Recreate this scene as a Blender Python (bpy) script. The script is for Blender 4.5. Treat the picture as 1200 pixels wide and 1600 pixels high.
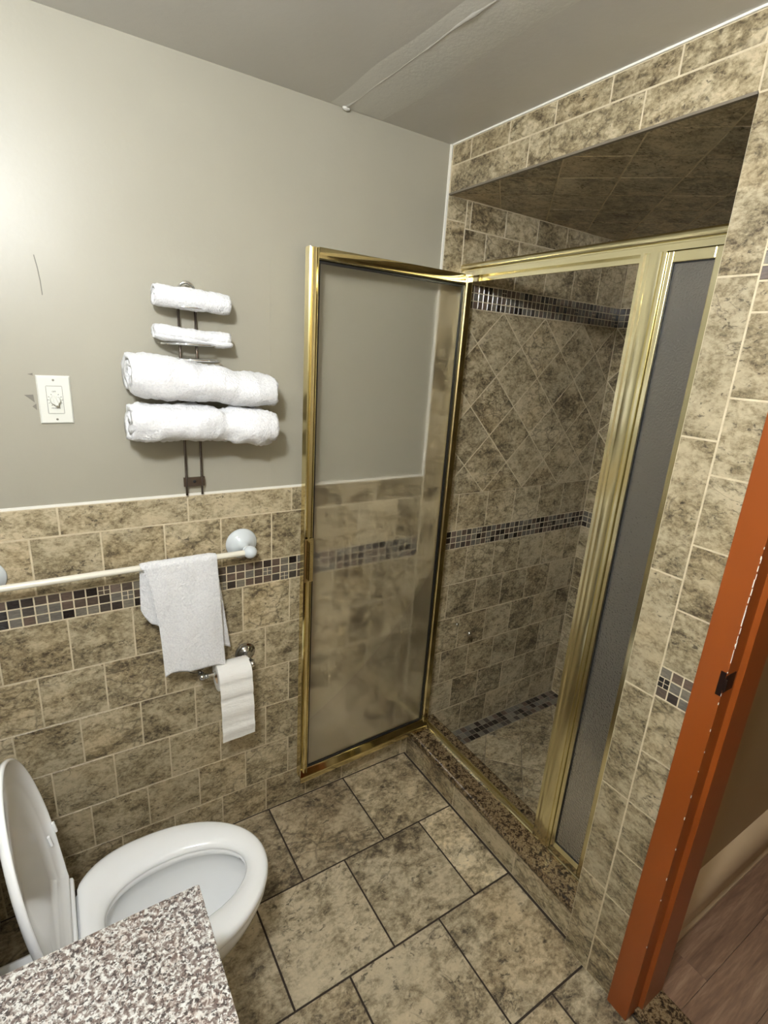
import bpy, bmesh, math, random
from mathutils import Vector, Matrix, noise

# ------------------------------------------------------------------ scene
for o in list(bpy.data.objects):
    bpy.data.objects.remove(o)
SC = bpy.context.scene
COL = SC.collection
PI = math.pi

# camera (calibrated from the room's tile grid; metres, left wall y=0, shower wall x=0)
cam_d = bpy.data.cameras.new('camera')
cam = bpy.data.objects.new('camera', cam_d)
COL.objects.link(cam)
RX = Vector((0.843933, -0.532785, 0.062591))
UP = Vector((0.104782, 0.278145, 0.954807))
BK = Vector((-0.526116, -0.799235, 0.290562))
cam.matrix_world = Matrix(((RX.x, UP.x, BK.x, -1.20944), (RX.y, UP.y, BK.y, -1.570147),
                           (RX.z, UP.z, BK.z, 1.755756), (0, 0, 0, 1)))
cam_d.sensor_fit = 'VERTICAL'
cam_d.sensor_height = 36.0
cam_d.lens = 814.3166 / 1600 * 36.0
cam_d.clip_start = 0.02
SC.camera = cam

# world: closed room, only a trace of ambient
w = bpy.data.worlds.new('world')
SC.world = w
w.use_nodes = True
w.node_tree.nodes['Background'].inputs[0].default_value = (0.9, 0.95, 1.0, 1)
w.node_tree.nodes['Background'].inputs[1].default_value = 0.05
SC.view_settings.view_transform = 'Standard'
SC.view_settings.look = 'None'
SC.view_settings.gamma = 1.0
SC.view_settings.use_curve_mapping = False
SC.view_settings.exposure = 0.66
LAMP_MAIN, LAMP_SIDE, LAMP_HALL = 268.0, 6.5, 26.0
LAMP_COL = (.965, 1.0, 1.045, 1)
# lamps of the room: two globe sconces beside the vanity, a small hall light (built with their fixtures below)

# ------------------------------------------------------------------ helpers
class MB:
    def __init__(s): s.v, s.f = [], []
    def add(s, vs, fs):
        b = len(s.v); s.v += [tuple(v) for v in vs]; s.f += [tuple(i + b for i in f) for f in fs]; return s
    def box(s, lo, hi):
        x0, y0, z0 = lo; x1, y1, z1 = hi
        return s.add([(x0,y0,z0),(x1,y0,z0),(x1,y1,z0),(x0,y1,z0),(x0,y0,z1),(x1,y0,z1),(x1,y1,z1),(x0,y1,z1)],
                     [(0,3,2,1),(4,5,6,7),(0,1,5,4),(1,2,6,5),(2,3,7,6),(3,0,4,7)])
    def rings(s, rs, closed=True, cap0=False, cap1=False):
        n = len(rs[0]); vs = [p for r in rs for p in r]; fs = []
        for i in range(len(rs) - 1):
            for j in range(n if closed else n - 1):
                k = (j + 1) % n
                fs.append((i*n + j, i*n + k, (i+1)*n + k, (i+1)*n + j))
        if cap0: fs.append(tuple(range(n))[::-1])
        if cap1: fs.append(tuple((len(rs)-1)*n + j for j in range(n)))
        return s.add(vs, fs)
    def lathe(s, prof, c, ax, n=28):
        """prof: (radius, distance along ax) list"""
        c, ax = Vector(c), Vector(ax).normalized()
        a = ax.orthogonal().normalized(); b = ax.cross(a)
        rs = [[c + ax*h + (a*math.cos(2*PI*j/n) + b*math.sin(2*PI*j/n))*max(r, 1e-5) for j in range(n)] for r, h in prof]
        return s.rings(rs, True, True, True)
    def tube(s, pts, r, n=8, closed=False, scale=(1, 1)):
        pts = [Vector(p) for p in pts]; m = len(pts); rs = []; a = None
        for i in range(m):
            if closed: t = pts[(i+1) % m] - pts[i-1]
            else: t = pts[min(i+1, m-1)] - pts[max(i-1, 0)]
            t.normalize()
            a = (a - t*a.dot(t)).normalized() if a is not None else t.orthogonal().normalized()
            b = t.cross(a)
            rs.append([pts[i] + (a*math.cos(2*PI*j/n)*scale[0] + b*math.sin(2*PI*j/n)*scale[1])*r for j in range(n)])
        if closed: rs.append(rs[0])
        return s.rings(rs, True, not closed, not closed)
    def prof(s, poly, axis, a, b):
        """closed 2D polygon extruded along an axis; poly in the other two coordinates (in x,y,z order)"""
        def P(p, t):
            if axis == 'x': return (t, p[0], p[1])
            if axis == 'y': return (p[0], t, p[1])
            return (p[0], p[1], t)
        return s.rings([[P(p, a) for p in poly], [P(p, b) for p in poly]], True, True, True)
    def sphere(s, c, r, n=16, sq=(1, 1, 1)):
        rs = []
        for i in range(n // 2 + 1):
            t = PI * i / (n // 2)
            rs.append([(c[0] + r*sq[0]*max(math.sin(t), 1e-4)*math.cos(2*PI*j/n), c[1] + r*sq[1]*max(math.sin(t), 1e-4)*math.sin(2*PI*j/n), c[2] + r*sq[2]*math.cos(t)) for j in range(n)])
        return s.rings(rs)
    def build(s, name, m, parent=None, smooth=0, bevel=0, loc=None, rot=None):
        me = bpy.data.meshes.new(name); me.from_pydata(s.v, [], s.f); me.validate()
        bm = bmesh.new(); bm.from_mesh(me)
        bmesh.ops.recalc_face_normals(bm, faces=bm.faces); bm.to_mesh(me); bm.free()
        if smooth:
            for p in me.polygons: p.use_smooth = True
            if smooth < 180: me.set_sharp_from_angle(angle=math.radians(smooth))
        if m: me.materials.append(m)
        o = bpy.data.objects.new(name, me); COL.objects.link(o)
        if loc: o.location = loc
        if rot: o.rotation_euler = rot
        if parent: o.parent = parent
        if bevel:
            b = o.modifiers.new('bevel', 'BEVEL'); b.width = bevel; b.segments = 2; b.limit_method = 'ANGLE'; b.angle_limit = 0.7
        return o

def box(name, lo, hi, m, parent=None, bevel=0):
    """a box whose origin sits at its middle"""
    c = [(a + b)/2 for a, b in zip(lo, hi)]
    px = parent.location if parent else Vector((0, 0, 0))
    return MB().box([a - b for a, b in zip(lo, c)], [a - b for a, b in zip(hi, c)]).build(name, m, parent, 0, bevel, loc=Vector(c) - px)

def thing(name, label, cat, loc, group=None):
    o = bpy.data.objects.new(name, None); COL.objects.link(o); o.location = loc
    o.empty_display_size = .05
    return tag(o, label, cat, group)
def tag(o, label, cat, group=None):
    o['label'] = label; o['category'] = cat
    if group: o['group'] = group
    return o
def struct(o, label=None):
    o['kind'] = 'structure'
    if label: o['label'] = label
    return o

# ------------------------------------------------------------------ materials
class NT:
    def __init__(s, name):
        s.m = bpy.data.materials.new(name); s.m.use_nodes = True
        s.t = s.m.node_tree; s.b = s.t.nodes['Principled BSDF']; s.out = s.t.nodes['Material Output']
    def n(s, typ, **kw):
        x = s.t.nodes.new('ShaderNode' + typ)
        for k, v in kw.items():
            if k.startswith('i_'): s.set(x, k[2:], v)
            else: setattr(x, k, v)
        return x
    def set(s, x, key, v):
        i = x.inputs[int(key)] if key.isdigit() else x.inputs[key.replace('_', ' ')]
        if isinstance(v, bpy.types.NodeSocket): s.t.links.new(v, i)
        else: i.default_value = v
    def noise(s, vec, scale, detail=4, rough=.55, dist=0):
        return s.n('TexNoise', i_Vector=vec, i_Scale=scale, i_Detail=detail, i_Roughness=rough, i_Distortion=dist).outputs[0]
    def ramp(s, f, stops, interp='LINEAR'):
        x = s.n('ValToRGB', i_Fac=f); r = x.color_ramp; r.interpolation = interp
        while len(r.elements) < len(stops): r.elements.new(.5)
        for e, (p, c) in zip(r.elements, stops):
            e.position = p; e.color = c if len(c) == 4 else (*c, 1)
        return x.outputs[0]
    def mix(s, f, a, b, mode='MIX'):
        x = s.n('Mix', data_type='RGBA', blend_type=mode)
        for i, v in ((0, f), (6, a), (7, b)):
            if isinstance(v, bpy.types.NodeSocket): s.t.links.new(v, x.inputs[i])
            else: x.inputs[i].default_value = v if i == 0 or len(v) == 4 else (*v, 1)
        return x.outputs[2]
    def math(s, op, a, b=0.0, clamp=False):
        x = s.n('Math', operation=op, use_clamp=clamp)
        for i, v in ((0, a), (1, b)):
            if isinstance(v, bpy.types.NodeSocket): s.t.links.new(v, x.inputs[i])
            else: x.inputs[i].default_value = v
        return x.outputs[0]
    def obj(s, spread=40.0):
        """object coordinates shifted by the piece's own random number, and that number"""
        tc = s.n('TexCoord').outputs['Object']
        r = s.n('ObjectInfo').outputs['Random']
        sc = s.n('VectorMath', operation='SCALE', i_0=(3.1, 7.7, 5.3)); s.set(sc, 'Scale', s.math('MULTIPLY', r, spread))
        v = s.n('VectorMath', operation='ADD'); s.set(v, '0', tc); s.set(v, '1', sc.outputs[0])
        return v.outputs[0], r
    def bump(s, h, strength=.3, dist=.002):
        s.set(s.b, 'Normal', s.n('Bump', i_Height=h, i_Strength=strength, i_Distance=dist).outputs[0])

def srgb(r, g, b):
    f = lambda c: (c/255/12.92) if c <= 10 else ((c/255 + .055)/1.055)**2.4
    return (f(r), f(g), f(b), 1)

def plain(name, col, rough=.5, metal=0, **kw):
    k = NT(name); k.set(k.b, 'Base Color', col); k.set(k.b, 'Roughness', rough); k.set(k.b, 'Metallic', metal)
    for a, v in kw.items(): k.set(k.b, a, v)
    return k.m

def tile_mat(name, dark, mid, light, rough=.42, scale=1.0):
    """stone-look ceramic: granular mottling, clustered pits, and on some pieces a net of thin veins"""
    k = NT(name); v, r = k.obj()
    r2 = k.math('FRACT', k.math('MULTIPLY', r, 17.31)); r3 = k.math('FRACT', k.math('MULTIPLY', r, 71.7))
    v = k.n('Mapping', i_Vector=v, i_Scale=(1.0, 1.35, 1.0)).outputs[0]
    big = k.noise(v, 7*scale, 4, .55, .7)
    med = k.noise(v, 25*scale, 6, .66, .45)
    fine = k.noise(v, 85*scale, 5, .72, .3)
    f = k.math('ADD', k.math('ADD', k.math('MULTIPLY', big, .30), k.math('MULTIPLY', med, .36)), k.math('MULTIPLY', fine, .34))
    f = k.math('ADD', f, k.math('MULTIPLY', k.math('SUBTRACT', r, .5), .055))
    c = k.ramp(f, [(.40, dark), (.475, mid), (.55, light), (.63, tuple(min(1, x*1.16) for x in light[:3]))])
    c = k.mix(k.math('MULTIPLY', k.ramp(k.noise(v, 5*scale, 3, .5, .5), [(.4, (0, 0, 0)), (.65, (1, 1, 1))]), k.math('ADD', .08, k.math('MULTIPLY', r3, .42))), c, k.mix(1.0, c, (1.09, .97, .82), 'MULTIPLY'))
    dk = tuple(x*.36 for x in dark[:3])
    # long wandering veins
    vn = k.noise(v, 6*scale, 5, .62, 1.0)
    vein = k.math('SUBTRACT', 1.0, k.math('MULTIPLY', k.math('ABSOLUTE', k.math('SUBTRACT', vn, .5)), 70.0), True)
    mask = k.ramp(k.noise(v, 5.5*scale, 2, .5), [(.50, (0, 0, 0)), (.62, (1, 1, 1))])
    vein = k.math('MULTIPLY', vein, mask)
    c = k.mix(k.math('MULTIPLY', vein, .62), c, dk)
    # net of veins on some pieces only
    wob = k.n('VectorMath', operation='SCALE', i_0=k.n('TexNoise', i_Vector=v, i_Scale=16.0*scale, i_Detail=3.0).outputs['Color']); wob.inputs['Scale'].default_value = .055/scale
    vv = k.n('VectorMath', operation='ADD', i_0=v, i_1=wob.outputs[0]).outputs[0]
    vo = k.n('TexVoronoi', i_Vector=vv, i_Scale=19.0*scale, feature='DISTANCE_TO_EDGE').outputs[0]
    net = k.math('SUBTRACT', 1.0, k.math('MULTIPLY', vo, 11.0), True)
    sel = k.math('MULTIPLY', k.math('GREATER_THAN', r2, .70), k.ramp(k.noise(v, 9*scale, 2, .5), [(.36, (0, 0, 0)), (.56, (1, 1, 1))]))
    net = k.math('MULTIPLY', net, sel)
    c = k.mix(k.math('MULTIPLY', net, .62), c, tuple(x*.62 for x in dark[:3]))
    # clustered pits and light grains
    pits = k.ramp(k.noise(v, 75*scale, 3, .6, .5), [(.585, (0, 0, 0)), (.65, (1, 1, 1))])
    pm = k.ramp(k.noise(v, 11*scale, 3, .6), [(.45, (0, 0, 0)), (.57, (1, 1, 1))])
    pit = k.math('MULTIPLY', pits, pm)
    c = k.mix(k.math('MULTIPLY', pit, .70), c, dk)
    fl = k.ramp(k.noise(v, 62*scale, 5, .72, .4), [(.55, (0, 0, 0)), (.68, (1, 1, 1))])
    c = k.mix(k.math('MULTIPLY', fl, .48), c, tuple(min(1, x*1.38) for x in light[:3]))
    hs = k.n('HueSaturation', i_Color=c)
    k.set(hs, 'Value', k.math('ADD', .91, k.math('MULTIPLY', r2, .17)))
    c = k.mix(1.0, hs.outputs[0], k.n('ObjectInfo').outputs['Color'], 'MULTIPLY')
    k.set(k.b, 'Base Color', c)
    k.set(k.b, 'Roughness', k.math('ADD', rough, k.math('MULTIPLY', pit, .3)))
    k.bump(k.math('SUBTRACT', k.math('MULTIPLY', fine, .6), k.math('ADD', pit, vein)), .30, .0016)
    return k.m

TILE = tile_mat('travertine_look_tile', srgb(80, 68, 49), srgb(145, 132, 103), srgb(185, 172, 143), .36)
FTILE = tile_mat('floor_tile', srgb(80, 69, 53), srgb(150, 137, 111), srgb(194, 181, 154), .40, .62)

def chip_mat():
    k = NT('glass_and_stone_chip'); v, r = k.obj()
    c = k.ramp(r, [(0, srgb(40, 34, 31)), (.10, srgb(108, 104, 96)), (.26, srgb(86, 75, 66)), (.42, srgb(120, 114, 102)),
                   (.58, srgb(98, 84, 74)), (.72, srgb(76, 70, 64)), (.84, srgb(114, 100, 90)), (.94, srgb(56, 48, 44))], 'CONSTANT')
    st = k.n('Mapping', i_Vector=v, i_Scale=(.6, 3.0, 1)).outputs[0]
    n = k.noise(st, 60, 4, .6, 1.5)
    c = k.mix(1.0, c, k.ramp(n, [(.3, (.70, .70, .70)), (.7, (1.28, 1.25, 1.2))]), 'MULTIPLY')
    k.set(k.b, 'Base Color', c); k.set(k.b, 'Roughness', .24); k.set(k.b, 'Coat Weight', .2); k.set(k.b, 'Coat Roughness', .1)
    k.bump(n, .15, .001)
    return k.m
CHIP = chip_mat()

def speck(name, stops, s1, s2, rough=.2, blend=.5, dist=.6):
    k = NT(name); tc = k.n('TexCoord').outputs['Object']
    a = k.noise(tc, s1, 3, .6, dist); b = k.noise(tc, s2, 4, .7, .3)
    f = k.math('ADD', k.math('MULTIPLY', a, blend), k.math('MULTIPLY', b, 1 - blend))
    k.set(k.b, 'Base Color', k.ramp(f, stops)); k.set(k.b, 'Roughness', rough)
    k.bump(b, .05, .0008)
    return k
kg = speck('brown_granite', [(.36, srgb(24, 19, 15)), (.46, srgb(62, 48, 34)), (.51, srgb(112, 93, 64)), (.57, srgb(142, 124, 94)), (.63, srgb(54, 42, 32))], 62, 170, .2)
BGRAN = kg.m
def pink_granite():
    k = NT('pink_grey_granite'); tc = k.n('TexCoord').outputs['Object']
    n1 = k.noise(tc, 125, 3, .6, .4); n2 = k.noise(tc, 190, 3, .6, .3); n3 = k.noise(tc, 45, 3, .6, .4); n4 = k.noise(tc, 180, 2, .5, .3)
    c = k.ramp(n1, [(.40, srgb(116, 103, 98)), (.47, srgb(150, 138, 131)), (.53, srgb(188, 184, 178)), (.60, srgb(224, 223, 218))])
    c = k.mix(k.ramp(n3, [(.48, (0, 0, 0)), (.60, (.7, .7, .7))]), c, k.mix(1.0, c, (.86, .76, .72), 'MULTIPLY'))
    c = k.mix(k.ramp(n2, [(.54, (0, 0, 0)), (.585, (.92, .92, .92))]), c, srgb(66, 58, 56))
    c = k.mix(k.ramp(n4, [(.60, (0, 0, 0)), (.64, (.8, .8, .8))]), c, srgb(236, 236, 232))
    k.set(k.b, 'Base Color', c); k.set(k.b, 'Roughness', .22)
    return k.m
PGRAN = pink_granite()

def grout_mat(name, col):
    k = NT(name); tc = k.n('TexCoord').outputs['Object']
    n = k.noise(tc, 30, 5, .7)
    k.set(k.b, 'Base Color', k.mix(1.0, col, k.ramp(n, [(.3, (.80, .78, .74)), (.7, (1.1, 1.1, 1.1))]), 'MULTIPLY'))
    k.set(k.b, 'Roughness', .85); k.bump(k.noise(tc, 300, 3), .3, .001)
    return k.m
GROUT = grout_mat('wall_grout', srgb(206, 194, 166))
FGROUT = grout_mat('floor_grout', srgb(58, 48, 38))
SGROUT = grout_mat('shower_floor_grout', srgb(128, 118, 100))

def paint(name, col, rough=.35, bump=.12, sc=55):
    k = NT(name); tc = k.n('TexCoord').outputs['Object']
    n = k.noise(tc, sc, 5, .6); b = k.noise(tc, 3.2, 3, .5)
    k.set(k.b, 'Base Color', k.mix(1.0, col, k.ramp(b, [(.3, (.965, .96, .95)), (.7, (1.02, 1.02, 1.02))]), 'MULTIPLY'))
    k.set(k.b, 'Roughness', rough); k.bump(k.math('ADD', n, k.math('MULTIPLY', b, 2.5)), bump, .003)
    return k.m
WALLP = paint('semi_gloss_wall_paint', srgb(160, 156, 141), .40)
CEILP = paint('ceiling_paint', srgb(190, 187, 178), .42, .16)
PATCHP = paint('plaster_patch_paint', srgb(203, 201, 192), .40, .25, 80)
HALLP = paint('hall_wall_paint', srgb(168, 144, 104), .5)
BASEP = plain('cream_baseboard_paint', srgb(206, 184, 150), .4)
NEARP = paint('brown_wall_paint', srgb(186, 176, 156), .45)
CAULK = plain('white_caulk', srgb(235, 232, 222), .5)
GOLD = plain('polished_brass', (.84, .77, .50, 1), .17, 1.0)
BRASSD = plain('polished_door_brass', (.76, .66, .38, 1), .09, 1.0)
CHROME = plain('chrome', (.80, .80, .80, 1), .07, 1.0)
RACKCHROME = plain('rack_chrome_dark_reflections', (.26, .22, .20, 1), .22, 1.0)  # chrome of the rack, its dark reflections put into the base colour
HOLDER = plain('dark_reflecting_chrome', (.52, .52, .53, 1), .06, 1.0)  # chrome with a lowered base colour standing in for dark reflections
RUBBER = plain('black_gasket', (.008, .008, .008, 1), .45)
PORC = plain('white_porcelain', srgb(243, 244, 243), .08, 0, Coat_Weight=.5, Coat_Roughness=.03)
SEATP = plain('white_seat_plastic', srgb(246, 247, 246), .14, 0, Coat_Weight=.3)
CERAM = plain('pale_blue_white_ceramic', srgb(214, 221, 224), .08, 0, Coat_Weight=.5)
IVORY = plain('ivory_plastic_bar', srgb(232, 227, 210), .25)
PLATE = plain('white_plastic_plate', srgb(222, 222, 212), .3)
INK = plain('dark_print', srgb(60, 58, 54), .6)
DARKM = plain('rusty_dark_metal', srgb(40, 24, 18), .5, .6)
PAPER = plain('white_tissue_paper', srgb(238, 236, 230), .9)
CARD = plain('cardboard_core', srgb(176, 150, 116), .9)
DARKSC = plain('scratch_grey', srgb(120, 116, 106), .7)
WOODC = plain('vanity_wood', srgb(84, 58, 38), .4)

def terry(name, tint):
    k = NT(name); tc = k.n('TexCoord').outputs['Object']
    n = k.noise(tc, 190, 3, .6); n2 = k.noise(tc, 110, 4, .65)
    k.set(k.b, 'Base Color', k.mix(1.0, tint, k.ramp(n, [(.36, (.89, .89, .90)), (.58, (1, 1, 1))]), 'MULTIPLY'))
    k.set(k.b, 'Roughness', .95); k.set(k.b, 'Sheen Weight', .35); k.set(k.b, 'Sheen Roughness', .5)
    k.bump(k.math('ADD', n, k.math('MULTIPLY', n2, 1.6)), .75, .004)
    return k.m
TERRY = terry('white_terry', srgb(241, 241, 241))

def paper_bump():
    k = NT('quilted_tissue'); tc = k.n('TexCoord').outputs['Object']
    k.set(k.b, 'Base Color', srgb(240, 238, 232)); k.set(k.b, 'Roughness', .92)
    st = k.n('Mapping', i_Vector=tc, i_Scale=(18, 40, 55)).outputs[0]
    k.bump(k.noise(st, 1.6, 3, .6), .35, .004)
    return k.m
TISSUE = paper_bump()

def orange():
    k = NT('orange_gloss_paint'); tc = k.n('TexCoord').outputs['Object']
    n = k.noise(tc, 40, 4, .6); b = k.noise(tc, 4, 3, .5)
    c = k.mix(1.0, srgb(141, 71, 25), k.ramp(b, [(.3, (.93, .92, .9)), (.7, (1.04, 1.04, 1.04))]), 'MULTIPLY')
    k.set(k.b, 'Base Color', c); k.set(k.b, 'Roughness', .32); k.bump(n, .1, .002)
    return k.m
ORANGE = orange()

def wood_floor():
    k = NT('wood_look_hall_floor'); tc = k.n('TexCoord').outputs['Object']
    st = k.n('Mapping', i_Vector=tc, i_Scale=(1.3, 14, 1)).outputs[0]
    n = k.noise(st, 2.2, 7, .65, .8); n2 = k.noise(st, 9, 5, .6, .3)
    f = k.math('ADD', k.math('MULTIPLY', n, .7), k.math('MULTIPLY', n2, .3))
    c = k.ramp(f, [(.32, srgb(92, 68, 52)), (.5, srgb(128, 100, 80)), (.68, srgb(164, 138, 114))])
    k.set(k.b, 'Base Color', k.mix(1.0, c, k.n('ObjectInfo').outputs['Color'], 'MULTIPLY')); k.set(k.b, 'Roughness', .35); k.bump(n2, .08, .001)
    return k.m
WOODF = wood_floor()

def frosted(name, tint, clear, refr, diff, rough, ior, bscale, bstr, gloss=.0, grough=.16):
    """obscure glass: part clear, part scattering refraction, a little milky surface, a reflection on top"""
    k = NT(name); tc = k.n('TexCoord').outputs['Object']
    nb = k.n('Bump', i_Height=k.noise(tc, bscale, 2, .5), i_Strength=bstr, i_Distance=.002).outputs[0]
    tr = k.n('BsdfTransparent', i_Color=tint).outputs[0]
    rf = k.n('BsdfRefraction', i_Color=tint, i_Roughness=rough, i_IOR=ior, i_Normal=nb).outputs[0]
    df = k.n('BsdfDiffuse', i_Color=tint, i_Normal=nb).outputs[0]
    gl = k.n('BsdfGlossy', i_Color=(1, 1, 1, 1), i_Roughness=grough, i_Normal=nb).outputs[0]
    def mx(f, a, b):
        x = k.n('MixShader'); k.set(x, '0', f); k.set(x, '1', a); k.set(x, '2', b); return x.outputs[0]
    s = mx(refr/(clear + refr), tr, rf)
    s = mx(diff, s, df)
    fr = k.n('LayerWeight', i_Blend=.28).outputs['Fresnel']
    s = mx(k.math('ADD', gloss, k.math('MULTIPLY', fr, .35)), s, gl)
    k.t.links.new(s, k.out.inputs[0]); k.t.nodes.remove(k.b)
    return k.m
DGLASS = frosted('obscure_door_glass', (.985, .985, .965, 1), .55, .45, .01, .9, 1.11, 90, .08)
PGLASS = frosted('pebbled_panel_glass', (.60, .60, .58, 1), .08, .92, .08, .6, 1.3, 190, 1.0, .09, .12)

def emis(name, col, s):
    k = NT(name); k.t.nodes.remove(k.b)
    k.t.links.new(k.n('Emission', i_Color=col, i_Strength=s).outputs[0], k.out.inputs[0]); return k.m

# ------------------------------------------------------------------ tiles
RNG = random.Random(7)
class Frame:
    """a flat surface: origin, u and v directions, n towards the viewer"""
    def __init__(s, o, u, v):
        s.o, s.u, s.v = Vector(o), Vector(u), Vector(v); s.n = s.u.cross(s.v)
    def p(s, a, b, h=0): return s.o + s.u*a + s.v*b + s.n*h
    def mat(s, a, b, h, tilt=0.0):
        m = Matrix.Identity(4)
        for i in range(3): m[i][0], m[i][1], m[i][2] = s.u[i], s.v[i], s.n[i]
        m = Matrix.Translation(s.p(a, b, h)) @ m
        if tilt: m = m @ Matrix.Rotation(RNG.uniform(-tilt, tilt), 4, 'X') @ Matrix.Rotation(RNG.uniform(-tilt, tilt), 4, 'Y')
        return m
CACHE = {}
def prism(poly, m, t, ch, name):
    key = (name, m.name, tuple((round(x, 4), round(y, 4)) for x, y in poly))
    if key in CACHE: return CACHE[key]
    n = len(poly)
    def inset(d):
        out = []
        for i in range(n):
            a, b, c = Vector(poly[i-1]), Vector(poly[i]), Vector(poly[(i+1) % n])
            d1, d2 = (b - a).normalized(), (c - b).normalized()
            n1, n2 = Vector((-d1.y, d1.x)), Vector((-d2.y, d2.x))
            q = n1 + n2
            out.append(b + q*(d/max(.25, 1 + n1.dot(n2))))
        return out
    a = [(x, y, -t) for x, y in poly]; b = [(x, y, -ch) for x, y in poly]; c = [(q.x, q.y, 0) for q in inset(ch)]
    fs = [tuple(2*n + i for i in range(n))]
    for r in (0, n):
        for i in range(n): fs.append((r + i, r + (i+1) % n, r + n + (i+1) % n, r + n + i))
    me = bpy.data.meshes.new(name); me.from_pydata(a + b + c, [], fs); me.materials.append(m); me.update()
    CACHE[key] = me
    return me
def shrink(poly, d):
    n = len(poly); out = []
    for i in range(n):
        a, b, c = Vector(poly[i-1]), Vector(poly[i]), Vector(poly[(i+1) % n])
        d1, d2 = (b - a).normalized(), (c - b).normalized()
        n1, n2 = Vector((-d1.y, d1.x)), Vector((-d2.y, d2.x))
        out.append(tuple(b + (n1 + n2)*(d/max(.25, 1 + n1.dot(n2)))))
    return out
def area(p): return .5*sum(p[i-1][0]*p[i][1] - p[i][0]*p[i-1][1] for i in range(len(p)))
def clip(poly, x0, y0, x1, y1):
    for ax, lim, sg in ((0, x0, 1), (0, x1, -1), (1, y0, 1), (1, y1, -1)):
        out = []
        for i in range(len(poly)):
            a, b = poly[i-1], poly[i]
            ia, ib = sg*(a[ax] - lim) >= -1e-9, sg*(b[ax] - lim) >= -1e-9
            if ia != ib:
                t = (lim - a[ax])/(b[ax] - a[ax]); q = [a[0] + t*(b[0]-a[0]), a[1] + t*(b[1]-a[1])]; q[ax] = lim; out.append(tuple(q))
            if ib: out.append(b)
        poly = out
        if not poly: return []
    res = []
    for q in poly:
        if not res or (abs(q[0]-res[-1][0]) + abs(q[1]-res[-1][1])) > 1e-4: res.append(q)
    if len(res) > 1 and abs(res[0][0]-res[-1][0]) + abs(res[0][1]-res[-1][1]) < 1e-4: res.pop()
    return res
def put(fr, poly, parent, m=None, name='tile', gap=.0044, t=.006, ch=.0008, tone=None, h=0.0, tilt=.0022):
    m = m or TILE
    if len(poly) < 3: return
    if area(poly) < 0: poly = poly[::-1]
    if area(poly) < 3e-5: return
    q = shrink(poly, gap/2)
    if area(q) < 2e-5: return
    cx = sum(p[0] for p in q)/len(q); cy = sum(p[1] for p in q)/len(q)
    me = prism([(x - cx, y - cy) for x, y in q], m, t, ch, name)
    o = bpy.data.objects.new(name, me); COL.objects.link(o)
    o.parent = parent
    hh = h + (RNG.uniform(-.0005, .0004) if tilt else 0)
    o.matrix_local = Matrix.Translation(-parent.location) @ fr.mat(cx, cy, hh, tilt)
    if tone is None: tone = (1, 1, 1)
    o.color = (*tone, 1)
    return o
def rect(fr, a0, b0, a1, b1, parent, **k): return put(fr, [(a0, b0), (a1, b0), (a1, b1), (a0, b1)], parent, **k)
def row(fr, b0, b1, a0, a1, off, pitch, parent, **k):
    """a course of tiles between a0 and a1 with joints at off + i*pitch"""
    i = math.floor((a0 - off)/pitch); x = off + i*pitch
    while x < a1 - 1e-6:
        l, r = max(x, a0), min(x + pitch, a1)
        if r - l > .006: rect(fr, l, b0, r, b1, parent, **k)
        x += pitch
def chips(fr, b0, b1, a0, a1, pitch, parent, rows=3):
    hh = (b1 - b0)/rows
    n = max(1, round((a1 - a0)/pitch)); pt = (a1 - a0)/n
    for j in range(rows):
        for i in range(n):
            x, y = a0 + i*pt, b0 + j*hh
            if RNG.random() < .035:   # a chip made of four little squares
                mb = MB(); d = pt/2; e = hh/2
                for p in range(2):
                    for q in range(2):
                        mb.box((p*d - d + .0012, q*e - e + .0012, -.005), (p*d - .0012, q*e - .0012, 0))
                o = mb.build('mosaic_chip', CHIP, parent); o.matrix_local = Matrix.Translation(-parent.location) @ fr.mat(x + pt/2, y + hh/2, 0, .004)
            else:
                rect(fr, x, y, x + pt, y + hh, parent, m=CHIP, name='mosaic_chip', gap=.0034, t=.005, ch=.0009, tilt=.007)
def diamonds(fr, a0, b0, a1, b1, va, vb, parent, p=.2365, **k):
    """square tiles set on their corners; (va, vb) is one corner point"""
    h = p/2
    for i in range(-30, 31):
        for j in range(-30, 31):
            if (i + j) % 2: continue
            cx, cy = va + i*h, vb + (j + 1)*h
            if cx < a0 - h or cx > a1 + h or cy < b0 - h or cy > b1 + h: continue
            q = clip([(cx, cy - h), (cx + h, cy), (cx, cy + h), (cx - h, cy)], a0, b0, a1, b1)
            put(fr, q, parent, **k)

# ------------------------------------------------------------------ room shell
H = 2.42; HS = 2.2755
X0, Y0 = -1.60, -2.25
XB = 1.03; YR = -.955; OPEN = -.933; DOORL, DOORR = -1.158, -1.93

# left wall (painted above, tiled below)
wl = struct(box('wall_left', (X0 - .1, .006, -.1), (0, .12, H + .1), WALLP))
FL = Frame((0, 0, 0), (1, 0, 0), (0, 0, 1))           # u = x, v = z, n = -y
FLf = Frame((0, 0, 0), (1, 0, 0), (0, 0, 1))
box('grout_bed', (X0, .0011, 0), (0, .0062, 1.312), GROUT, wl)
row(FL, 1.231, 1.312, X0, -.004, -1.214, .333, wl)
row(FL, 1.066, 1.231, X0, -.004, -1.285, .1667, wl)
chips(FL, .983, 1.066, X0, -.004, .0305, wl)
LEV = [.983, .8155, .649, .4845, .3145, .149, .0]
for i in range(6):
    row(FL, LEV[i+1], LEV[i], X0, -.004, -1.222 if i % 2 == 0 else -1.311, .1675, wl)
box('caulk_strip', (X0, .0015, 1.3115), (-.004, .0061, 1.319), CAULK, wl, .001)
box('corner_caulk', (-.008, .0008, 1.312), (.0006, .0061, H), CAULK, wl, .001)
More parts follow.
